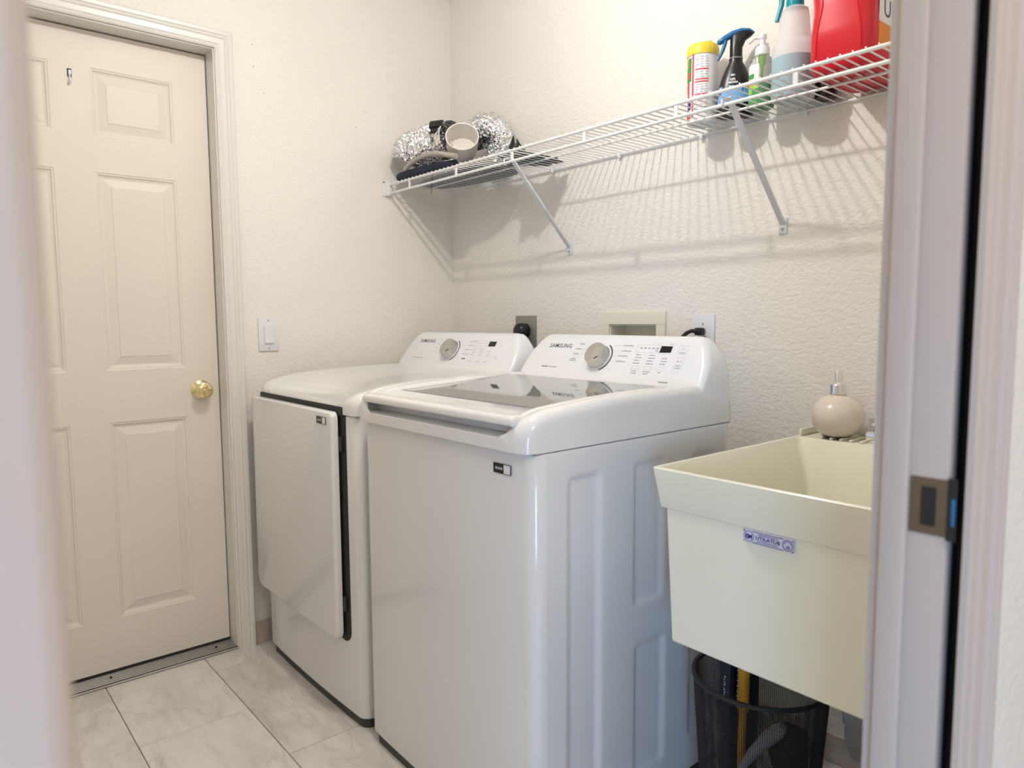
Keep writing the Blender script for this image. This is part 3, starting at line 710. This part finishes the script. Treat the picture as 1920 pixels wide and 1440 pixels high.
for i in range(9):
    z = .013+.26*i/8; r = .034+.008*sin(i*1.1)
    L.append([(1.762+(r+.004*sin(k*2.3+i))*cos(2*pi*k/18), -.395+(r+.004*sin(k*1.7+i*2))*sin(2*pi*k/18), z) for k in range(18)])
MB().loft(L).build('duster_body', M_rubber, bag, ang=80)
gh = empty('grey_handled_brush', (1.72, -.50, .013), 'grey handled scrubbing brush leaning inside the front of the mesh basket', 'brush')
MB().tube([(1.690, -.490, .13), (1.705, -.498, .185), (1.722, -.503, .225), (1.745, -.506, .265), (1.775, -.506, .308), (1.797, -.503, .335), (1.806, -.501, .347)], [.005, .006, .008, .011, .0145, .0145, .009], 14).build('handle', M_greyp, gh)
MB().box(1.665, 1.72, -.502, -.465, .013, .132).build('bristle_head', M_black, gh, bevel=.01)

# ================================================================== WIRE SHELF
SZ = 1.679
sh = empty('wire_shelf', (1.09, -.15, 1.63), 'long white wire shelf on two diagonal braces along the back wall', 'shelf')
SE = XD0-.004
for nm, y, z, r in (('front_rail', -.307, SZ-.0008, .0044), ('front_rail', -.307, SZ-.033, .0044), ('middle_rail', -.150, SZ-.003, .0032), ('back_rail', -.008, SZ-.002, .0032)):
    MB().tube([(.012, y, z), (SE, y, z)], r, 10).build(nm, M_wire, sh)
nw = int((SE-.03)/.0254); proto = None
for k in range(nw):
    x = .028+k*.0254
    if proto is None:
        proto = MB().tube([(.028, -.004, SZ+.002), (.028, -.303, SZ+.002), (.028, -.309, SZ+.0055)], .0019, 6).build('deck_wire', M_wire, sh)
    else:
        c = proto.copy(); COL.objects.link(c); c.parent = sh; c.location = (k*.0254, 0, 0)
for x in (.158, .456, .754, 1.065, 1.376, 1.686, 1.99):
    BX('rail_tie', M_wire, (x-.006, x+.006, -.309, -.3055, SZ-.033, SZ+.001), sh, bevel=.001, seg=1)
for xt, xf in ((.722, .700), (1.510, 1.495)):
    t_, f2 = Vector((xt, -.288, SZ-.012)), Vector((xf, -.004, 1.402))
    dirn = (f2-t_).normalized(); sd_ = Vector((1, 0, 0)); sd_ = (sd_-dirn*sd_.dot(dirn)).normalized(); nn = dirn.cross(sd_)
    hw, tk = .0075, .0035
    lo_ = []
    for p in (t_, f2):
        lo_.append([p+sd_*hw+nn*tk, p-sd_*hw+nn*tk, p-sd_*hw-nn*tk, p+sd_*hw-nn*tk])
    br = MB().loft(lo_).build('brace', M_brace, sh, bevel=.0012, seg=2)
    BX('brace_foot', M_brace, (xf-.012, xf+.012, -.005, 0, 1.375, 1.418), br, bevel=.003)
    MB().lathe([(.0045, 0), (.004, .002), (.0005, .0025)], (xf, -.005, 1.388), 12, (0, -1, 0)).build('screw', M_screw, br)
    MB().tube([(xt, -.288, SZ-.014), (xt, -.300, SZ-.02), (xt, -.3125, SZ-.022), (xt, -.3135, SZ-.036), (xt, -.306, SZ-.039)], .003, 8).build('brace_hook', M_brace, br)
e_ = MB(); e_.box(0, .004, -.335, -.285, SZ-.045, SZ+.016); e_.box(.004, .018, -.322, -.298, SZ-.042, SZ+.008)
eb = e_.build('end_bracket', M_wire, sh, bevel=.0015)
MB().lathe([(.004, 0), (.003, .002), (.0005, .0022)], (.004, -.327, SZ+.009), 10, (1, 0, 0)).build('screw', M_screw, eb)
for x in (.31, .62, .93, 1.24, 1.55, 1.86):
    MB().box(x-.005, x+.005, -.013, 0, SZ-.014, SZ+.004).build('wall_clip', M_wire, sh, bevel=.002)

# ================================================================== THINGS ON THE SHELF, RIGHT
DZ = SZ+.0042
# wipes canister
cx, cy = 1.290, -.078
t = empty('wipes_canister', (cx, cy, DZ), 'white disinfectant wipes canister with yellow flip lid on the shelf', 'canister')
MB().lathe([(.038, DZ), (.0405, DZ+.003), (.0405, DZ+.185), (.0385, DZ+.19)], (cx, cy, 0), 40).build('can', M_paper, t)
lidc = MB().lathe([(.0425, DZ+.178), (.0430, DZ+.181), (.0425, DZ+.199), (.039, DZ+.206), (.028, DZ+.2105), (.0005, DZ+.2115)], (cx, cy, 0), 40).build('lid', M_yel, t)
fm = frame((cx, cy, DZ+.2095), (.75, .66, .12), (-.66, .75, 0))
f2 = MB(); f2.T = fm; f2.box(-.028, .022, -.016, .016, .001, .006); f2.build('flip_cap', M_yel, lidc, bevel=.002)
def wrap(cx, cy, r, a0, a1, z0, z1, M, nm, par, n=10, sy=1, prof=None):
    m = MB(); L = []
    for k in range(n+1):
        a = R(a0+(a1-a0)*k/n); L.append([(cx+r*cos(a), cy+r*sy*sin(a), z0), (cx+r*cos(a), cy+r*sy*sin(a), z1)])
    for k in range(n): m.add([L[k][0], L[k+1][0], L[k+1][1], L[k][1]], [(0, 1, 2, 3)])
    return m.build(nm, M, par)
VA = -55   # direction from the shelf to the viewer, degrees
lb = wrap(cx, cy, .0408, -128, -113, DZ+.028, DZ+.172, M_redl, 'label_stripe', t); wrap(cx, cy, .0408, -98, -90, DZ+.015, DZ+.178, M_redl, 'label_stripe', t)
wrap(cx, cy, .0409, -150, -102, DZ+.110, DZ+.172, M_green, 'label_picture', t); wrap(cx, cy, .0411, -145, -118, DZ+.148, DZ+.170, M_orange, 'label_picture', t); wrap(cx, cy, .0412, -125, -108, DZ+.118, DZ+.135, M_redl, 'label_picture', t)
wrap(cx, cy, .0410, -140, -104, DZ+.012, DZ+.024, M_redl, 'label_picture', t); wrap(cx, cy, .0411, -122, -102, DZ+.036, DZ+.058, M_blue, 'label_print', t)
wrap(cx, cy, .0411, -132, -116, DZ+.083, DZ+.104, M_redl, 'label_print', t)
m = MB()
random.seed(3)
for k in range(22):
    z = DZ+.168-k*.0065; 
    for q in range(3):
        a0 = -84+q*18+random.uniform(0, 3); a1 = a0+random.uniform(9, 15); Mx = None
        p = [(cx+.0411*cos(R(a)), cy+.0411*sin(R(a))) for a in (a0, (a0+a1)/2, a1)]
        for u_, v_ in ((0, 1), (1, 2)): m.add([(*p[u_], z), (*p[v_], z), (*p[v_], z+.0022), (*p[u_], z+.0022)], [(0, 1, 2, 3)])
tag(m.build('label_small_print', M_inkl, t, smooth=False), kind='stuff')
for k in (5, 9, 10, 15): wrap(cx, cy, .0412, -84, -34, DZ+.168-k*.0065, DZ+.170-k*.0065+.0012, M_redl, 'label_print', t)

# black trigger spray bottle
cx, cy = 1.388, -.072
t = empty('black_spray_bottle', (cx, cy, DZ), 'black trigger spray bottle with blue trigger, between wipes and pump bottle', 'spray bottle')
ax = Vector((.80, .60, 0)); ay = Vector((-.60, .80, 0))
def ell(z, a, b, ox=0): return [Vector((cx, cy, z))+ax*(ox+a*cos(2*pi*k/32))+ay*(b*sin(2*pi*k/32)) for k in range(32)]
MB().loft([ell(DZ, .040, .024), ell(DZ+.003, .046, .029), ell(DZ+.03, .048, .031), ell(DZ+.07, .044, .029), ell(DZ+.10, .036, .025), ell(DZ+.125, .026, .020), ell(DZ+.14, .0175, .016), ell(DZ+.148, .0165, .0155)]).build('bottle', M_black, t)
MB().loft([ell(DZ+.148, .0172, .0165), ell(DZ+.149, .0178, .017), ell(DZ+.151, .0178, .017), ell(DZ+.152, .0165, .016)]).build('neck_ring', M_steelp, t)
hd = MB().loft([ell(DZ+.152, .0160, .0158), ell(DZ+.177, .0160, .0155, 0), ell(DZ+.195, .0195, .0145, .004), ell(DZ+.205, .027, .0135, .012), ell(DZ+.213, .030, .012, .014), ell(DZ+.219, .026, .010, .014)]).build('spray_head', M_black, t)
def sweep(path, wd, th, M, nm, par):
    L = []
    for (a, z, w_, t_) in path:
        c = Vector((cx, cy, DZ+z))+ax*a
        L.append((c, w_, t_))
    loops = []
    for i, (c, w_, t_) in enumerate(L):
        d_ = (L[min(i+1, len(L)-1)][0]-L[max(i-1, 0)][0]).normalized(); nn_ = d_.cross(ay)
        loops.append([c+ay*(w_*cos(2*pi*k/14))+nn_*(t_*sin(2*pi*k/14)) for k in range(14)])
    return MB().loft(loops).build(nm, M, par, ang=60)
sweep([(-.046, .192, .006, .004), (-.044, .194, .0085, .007), (-.030, .203, .011, .008), (-.010, .213, .0125, .0085), (.012, .2195, .0125, .007), (.032, .2185, .011, .005), (.045, .212, .006, .002)], 0, 0, M_trig, 'top_shell', hd)
sweep([(-.026, .200, .008, .005), (-.029, .188, .008, .005), (-.033, .176, .0075, .005), (-.040, .160, .007, .004), (-.045, .150, .006, .003)], 0, 0, M_trig, 'trigger', hd)
for z0_, z1_, M_, da, db in ((.030, .075, M_sky, -150, -20),):
    L = []
    m = MB()
    def bp(a, z):
        zz = [.03, .07, .10]; aw = .048+(z-.03)*(.044-.048)/.04 if z < .07 else .044+(z-.07)*(.036-.044)/.03; bw = .031+(z-.03)*(.029-.031)/.04 if z < .07 else .029+(z-.07)*(.025-.029)/.03
        return Vector((cx, cy, DZ+z))+ax*(aw+.0005)*cos(R(a))+ay*(bw+.0005)*sin(R(a))
    for k in range(12):
        a, b2 = -160+k*12, -148+k*12
        zt = .072+.006*sin(k*1.7); zt2 = .072+.006*sin((k+1)*1.7)
        m.add([bp(a, .032), bp(b2, .032), bp(b2, zt2), bp(a, zt)], [(0, 1, 2, 3)])
    m.build('label', M_sky, t)
cm = frame(bp(-103, .105)+ay*-.0015, ax, (ay*.18+Vector((0, 0, 1))))
for txt, s_z, dz_ in (('an', .011, .002), ('un', .014, -.010)):
    cm2 = frame(bp(-103, .098+dz_)+ay*-.0012, ax, (ay*.22+Vector((0, 0, 1)))); textobj(txt, s_z, M_paper, cm2, t, 'label_lettering', align='CENTER', off=.0004)
m = MB()
for k in range(7): a = -118+k*5; m.add([bp(a, .081)-ay*.0003, bp(a+3.6, .081)-ay*.0003, bp(a+3.6, .086)-ay*.0003, bp(a, .086)-ay*.0003], [(0, 1, 2, 3)])
tag(m.build('label_print', M_paper, t, smooth=False), kind='stuff')

# green pump bottle
cx, cy = 1.474, -.088
t = empty('pump_bottle', (cx, cy, DZ), 'clear pump bottle with green and white label beside the black spray bottle', 'pump bottle')
MB().lathe([(.026, DZ), (.031, DZ+.004), (.031, DZ+.10), (.028, DZ+.118), (.016, DZ+.130), (.013, DZ+.134)], (cx, cy, 0), 36).build('bottle', M_clear, t)
MB().lathe([(.024, DZ+.003), (.0295, DZ+.006), (.0295, DZ+.060), (.001, DZ+.061)], (cx, cy, 0), 32).build('liquid', M_gliq, t)
wrap(cx, cy, .0313, -175, -72, DZ+.012, DZ+.045, M_green, 'label', t, 14); wrap(cx, cy, .0313, -175, -72, DZ+.045, DZ+.062, M_lime, 'label', t, 14); wrap(cx, cy, .0313, -175, -72, DZ+.062, DZ+.104, M_paper, 'label', t, 14)
wrap(cx, cy, .0316, -150, -95, DZ+.070, DZ+.082, M_green, 'label_emblem', t, 10); wrap(cx, cy, .0316, -155, -95, DZ+.054, DZ+.059, M_orange, 'label_emblem', t, 10); wrap(cx, cy, .0316, -135, -105, DZ+.030, DZ+.046, M_lime, 'label_emblem', t, 8)
pm = MB().lathe([(.0165, DZ+.129), (.0180, DZ+.131), (.0175, DZ+.148), (.0155, DZ+.152), (.0070, DZ+.154), (.0070, DZ+.170), (.0095, DZ+.172), (.0095, DZ+.180), (.006, DZ+.184)], (cx, cy, 0), 28).build('pump', M_paper, t, ang=30)
MB().tube([(cx, cy, DZ+.177), (cx-.018, cy-.012, DZ+.175), (cx-.026, cy-.018, DZ+.164)], .0038, 10).build('nozzle', M_paper, pm)
MB().lathe([(.003, DZ+.01), (.003, DZ+.10), (.007, DZ+.11), (.008, DZ+.129)], (cx, cy, 0), 14).build('dip_tube', M_lime, t)

# clear spray bottle with blue liquid
cx, cy = 1.560, -.090
t = empty('clear_spray_bottle', (cx, cy, DZ), 'frosted spray bottle half full of pale blue liquid with teal trigger head', 'spray bottle')
MB().lathe([(.044, DZ), (.0505, DZ+.005), (.0505, DZ+.118), (.048, DZ+.128), (.042, DZ+.136), (.039, DZ+.142), (.033, DZ+.195), (.0305, DZ+.212), (.022, DZ+.219), (.0165, DZ+.221)], (cx, cy, 0), 44).build('bottle', M_frost, t)
MB().lathe([(.0495, DZ+.004), (.0508, DZ+.006), (.0508, DZ+.098), (.0495, DZ+.0985)], (cx, cy, 0), 44).build('liquid', M_liq, t)
hd = MB().lathe([(.0195, DZ+.216), (.0205, DZ+.219), (.0205, DZ+.236), (.018, DZ+.240), (.014, DZ+.262), (.013, DZ+.270)], (cx, cy, 0), 28).build('spray_head', M_teal, t, ang=30)
tf = frame((cx, cy, DZ+.268), (-.80, -.60, 0), (.60, -.80, 0))
q = MB(); q.T = tf; q.box(-.035, .045, -.012, .012, 0, .022); q.build('spray_body', M_teal, hd, bevel=.005)
ax2 = Vector((-.80, -.60, 0)); 
P = [Vector((cx, cy, DZ+z))+ax2*a for a, z in ((.028, .262), (.031, .245), (.031, .228), (.037, .206), (.041, .190))]
MB().tube(P, [.007, .007, .006, .0055, .005], 10).build('trigger', M_teal, hd)

# red detergent jug
jx0, jx1, jy0, jy1 = 1.668, 1.806, -.232, -.012
t = empty('red_detergent_jug', ((jx0+jx1)/2, (jy0+jy1)/2, DZ), 'large glossy red detergent jug at the right end of the wire shelf', 'jug')
L = []
for z, i, r in ((0, .014, .02), (.004, .006, .024), (.015, 0, .026), (.09, 0, .026), (.14, .003, .028), (.19, .0, .028), (.24, .004, .03), (.28, .016, .032), (.305, .034, .03), (.315, .048, .02)):
    L.append(rrect(jx0+i, jx1-i, jy0+i, jy1-i, min(r, .045), DZ+z, 6))
jug = MB().loft(L).build('jug_body', M_red, t, ang=50)
# raised waist contour on the front
for side in (-1, 1):
    pts = []
    for k in range(22):
        z = .035+k*.0115; xo = .056-.014*math.exp(-((z-.15)/.05)**2)-(max(0, z-.23))*.25
        yy = jy0+(.003*math.exp(-((z-.14)/.03)**2))+(.004*max(0, (z-.22)/.02) if z > .22 else 0)
        pts.append(((jx0+jx1)/2+side*xo*.86, yy+.0005, DZ+z))
    MB().tube(pts, .0022, 8).build('body_crease', M_red, jug)
MB().lathe([(.026, .312), (.028, .318), (.028, .35), (.025, .354), (.001, .355)], ((jx0+jx1)/2, jy0+.08, DZ), 28).build('cap', M_black, t)
lb = BX('label', M_paper, (jx1-.0005, jx1+.0008, -.196, -.055, 1.772, 1.90), jug, bevel=.0003, seg=1)
BX('label_band', M_orange, (jx1-.0005, jx1+.0010, -.196, -.055, 1.722, 1.772), jug, bevel=.0003, seg=1)
textobj('UR', .052, M_ink, frame((jx1+.0010, -.178, 1.786), (0, 1, 0), (0, 0, 1)), lb, 'label_lettering')

cx, cy = 1.617, -.040
t = empty('black_jar', (cx, cy, DZ), 'short black jar on the shelf between the frosted spray bottle and the red jug', 'jar')
MB().lathe([(.022, DZ), (.0265, DZ+.002), (.0265, DZ+.038), (.024, DZ+.042)], (cx, cy, 0), 28).build('jar_body', M_black, t)
MB().lathe([(.0275, DZ+.041), (.0275, DZ+.055), (.024, DZ+.057)], (cx, cy, 0), 28).build('jar_lid', M_black, t)

# ================================================================== THINGS ON THE SHELF, LEFT
def duct(name, path, r, label, squash=1.0, seed=1):
    """corrugated crinkled foil tube"""
    rnd = random.Random(seed)
    pts = [Vector(p) for p in path]
    # resample by arc length
    seg = [0]
    for a, b in zip(pts, pts[1:]): seg.append(seg[-1]+(b-a).length)
    N = int(seg[-1]/.0022); loops = []; n = 56; Nn = None
    def at(s):
        for i in range(len(pts)-1):
            if s <= seg[i+1]+1e-9: f = (s-seg[i])/(seg[i+1]-seg[i]); return pts[i].lerp(pts[i+1], f)
        return pts[-1]
    ph = [rnd.uniform(0, 6) for _ in range(4)]
    for i in range(N+1):
        s = seg[-1]*i/N; p = at(s); tt = (at(min(s+.012, seg[-1]))-at(max(s-.012, 0))).normalized()
        if Nn is None: Nn = tt.orthogonal().normalized()
        Nn = (Nn-tt*Nn.dot(tt)).normalized(); B = tt.cross(Nn)
        loop = []
        for k in range(n):
            a = 2*pi*k/n
            rr_ = r + .0028*(1 if i % 4 < 2 else -1) + .0018*sin(a*5+ph[0]+s*60) + .0014*sin(a*11+ph[1]-s*140) + rnd.uniform(-.0018, .0018)
            loop.append(p+(Nn*cos(a)+B*sin(a))*rr_)
        loops.append(loop)
    return MB().loft(loops, (0, 0))
def arc(c, ex, ey, r, a0, a1, n=26): return [Vector(c)+Vector(ex)*r*cos(R(a0+(a1-a0)*k/n))+Vector(ey)*r*sin(R(a0+(a1-a0)*k/n)) for k in range(n+1)]
t = empty('foil_duct', (.17, -.25, 1.72), 'crinkled silver foil dryer duct lying at the left end of the shelf', 'duct', None)
duct('d', [(.086, -.262, 1.772), (.090, -.262, 1.784), (.104, -.260, 1.794), (.126, -.258, 1.800), (.15, -.255, 1.803), (.20, -.250, 1.805), (.25, -.246, 1.806), (.30, -.242, 1.806)], .067, '').build('duct_skin', M_duct, t, ang=20)
MB().lathe([(.060, 0), (.062, .003), (.062, .045), (.060, .048)], (.292, -.243, 1.806), 36, (.99, .10, .0), caps=(0, 0)).build('collar', M_duct, t, ang=30)
t2 = empty('coiled_foil_duct', (.42, -.13, 1.69), 'coiled silver foil dryer duct arching behind the white pipe collar', 'duct')
duct('d', arc((.368, -.104, 1.798), (.84, .54, 0), (0, 0, 1), .060, -62, 190), .050, '', seed=5).build('duct_skin', M_duct, t2, ang=20)
# white collar
t = empty('white_pipe_collar', (.33, -.2, 1.74), 'short off white plastic pipe collar standing in front of the coiled foil duct', 'pipe collar')
axc = Vector((.70, -.52, .42)).normalized(); oc = Vector((.432, -.262, 1.790))
MB().lathe([(.050, -.075), (.052, -.075), (.0565, -.02), (.0575, -.004), (.0585, 0), (.0575, .001), (.0545, 0), (.0525, -.01), (.049, -.07), (.030, -.072), (.001, -.072)], oc, 44, axc, caps=(0, 0)).build('collar', M_pvc, t, ang=50)
MB().tube([oc+Vector((-.066, -.0, -.004)), oc+Vector((-.076, .004, -.03)), oc+Vector((-.07, .01, -.05))], .005, 8).build('clamp_wing', M_pvc, t)
# black clamp on the foil duct
t = empty('black_spring_clamp', (.27, -.22, 1.85), 'black tape tab clamped over the end of the silver foil duct', 'clamp')
cm = frame((.318, -.290, 1.846), (.82, .50, .02), (-.25, .40, .88))
q = MB(); q.T = cm; q.box(-.026, .026, -.014, .014, -.004, .010); q.build('tab', M_black, t, bevel=.003)
q = MB(); q.T = cm; q.box(-.020, .008, -.030, -.014, -.006, .004); q.build('strap', M_dark, t, bevel=.002)
MB().tube([(.312, -.294, 1.852), (.312, -.315, 1.81), (.312, -.308, 1.775)], .0012, 6).build('tie', M_dark, t)
# navy rolled bag
t = empty('navy_rolled_cloth', (.2, -.26, DZ), 'dark navy rolled cloth lying under the foil duct at the shelf front', 'cloth')
MB().tube([(.044, -.282, 1.706), (.047, -.282, 1.705), (.065, -.282, 1.7035), (.12, -.283, 1.7035), (.22, -.283, 1.7025), (.34, -.283, 1.701), (.42, -.283, 1.698)], [.010, .015, .0185, .0185, .018, .016, .012], 16).build('cloth_roll', M_navy, t, ang=60)
t = empty('folded_dark_sheet', (.3, -.15, DZ), 'flat black folded sheet lying under the foil ducts on the shelf', 'sheet')
L = []
for x, z, a in ((.05, .006, .06), (.12, .008, .09), (.25, .008, .105), (.40, .009, .11), (.47, .008, .10), (.53, .004, .07)):
    L.append([(x, -.14-a, DZ), (x, -.14+a, DZ), (x, -.14+a*.9, DZ+z), (x, -.14, DZ+z+.003), (x, -.14-a*.9, DZ+z)])
MB().loft(L).build('sheet', M_rubber, t, ang=20)
# grey corrugated hose arch
t = empty('grey_hose', (.25, -.24, 1.70), 'thin grey ribbed hose arching over the navy rolled cloth', 'hose')
P = []
for k in range(40):
    f = k/39; P.append((.118+f*.33, -.300-.005*sin(f*pi), 1.722+.026*sin(min(1, f*1.15)*pi)**.7 if f*1.15 < 1 else 1.726-.012*(f*1.15-1)*6))
MB().tube(P, [.0085+.0007*(k % 2) for k in range(40)], 12).build('hose_body', M_hose, t, ang=20)
# crumpled black thing at x .64-.76
t = empty('black_crumpled_bag', (.62, -.15, DZ), 'crumpled black plastic sheet beside the first shelf brace', 'bag')
rnd = random.Random(4); L = []
for k, (x, h, a) in enumerate(((.545, .006, .03), (.562, .055, .035), (.578, .100, .03), (.600, .062, .05), (.64, .020, .11), (.68, .022, .09), (.71, .012, .11), (.735, .006, .05))):
    L.append([(x+rnd.uniform(-.006, .006), -.15+a*cy_+rnd.uniform(-.006, .006), DZ+h*hh+(.001 if hh else 0)) for cy_, hh in ((-1, 0), (1, 0), (.95, .4), (.5, .9), (.1, .55), (-.3, 1), (-.8, .5))])
MB().loft(L).build('sheet', M_rubber, t, ang=15)
# dangling wire
t = empty('dangling_wire', (.30, -.25, 1.62), 'thin dark wire hanging through the shelf near the corner', 'wire')
MB().tube([(.262, -.275, 1.70), (.263, -.276, 1.665), (.260, -.276, 1.64), (.256, -.276, 1.615)], .0011, 6).build('wire', M_dark, t)

# ceiling light (gives the light; outside the frame above)
t = empty('ceiling_light', (1.2, -.95, 2.39), 'round white ceiling light holder above the laundry', 'ceiling light')
MB().lathe([(.07, 2.4), (.075, 2.405), (.075, 2.445), (.07, 2.4495)], (1.2, -.95, 0), 32).build('base', M_plate, t)
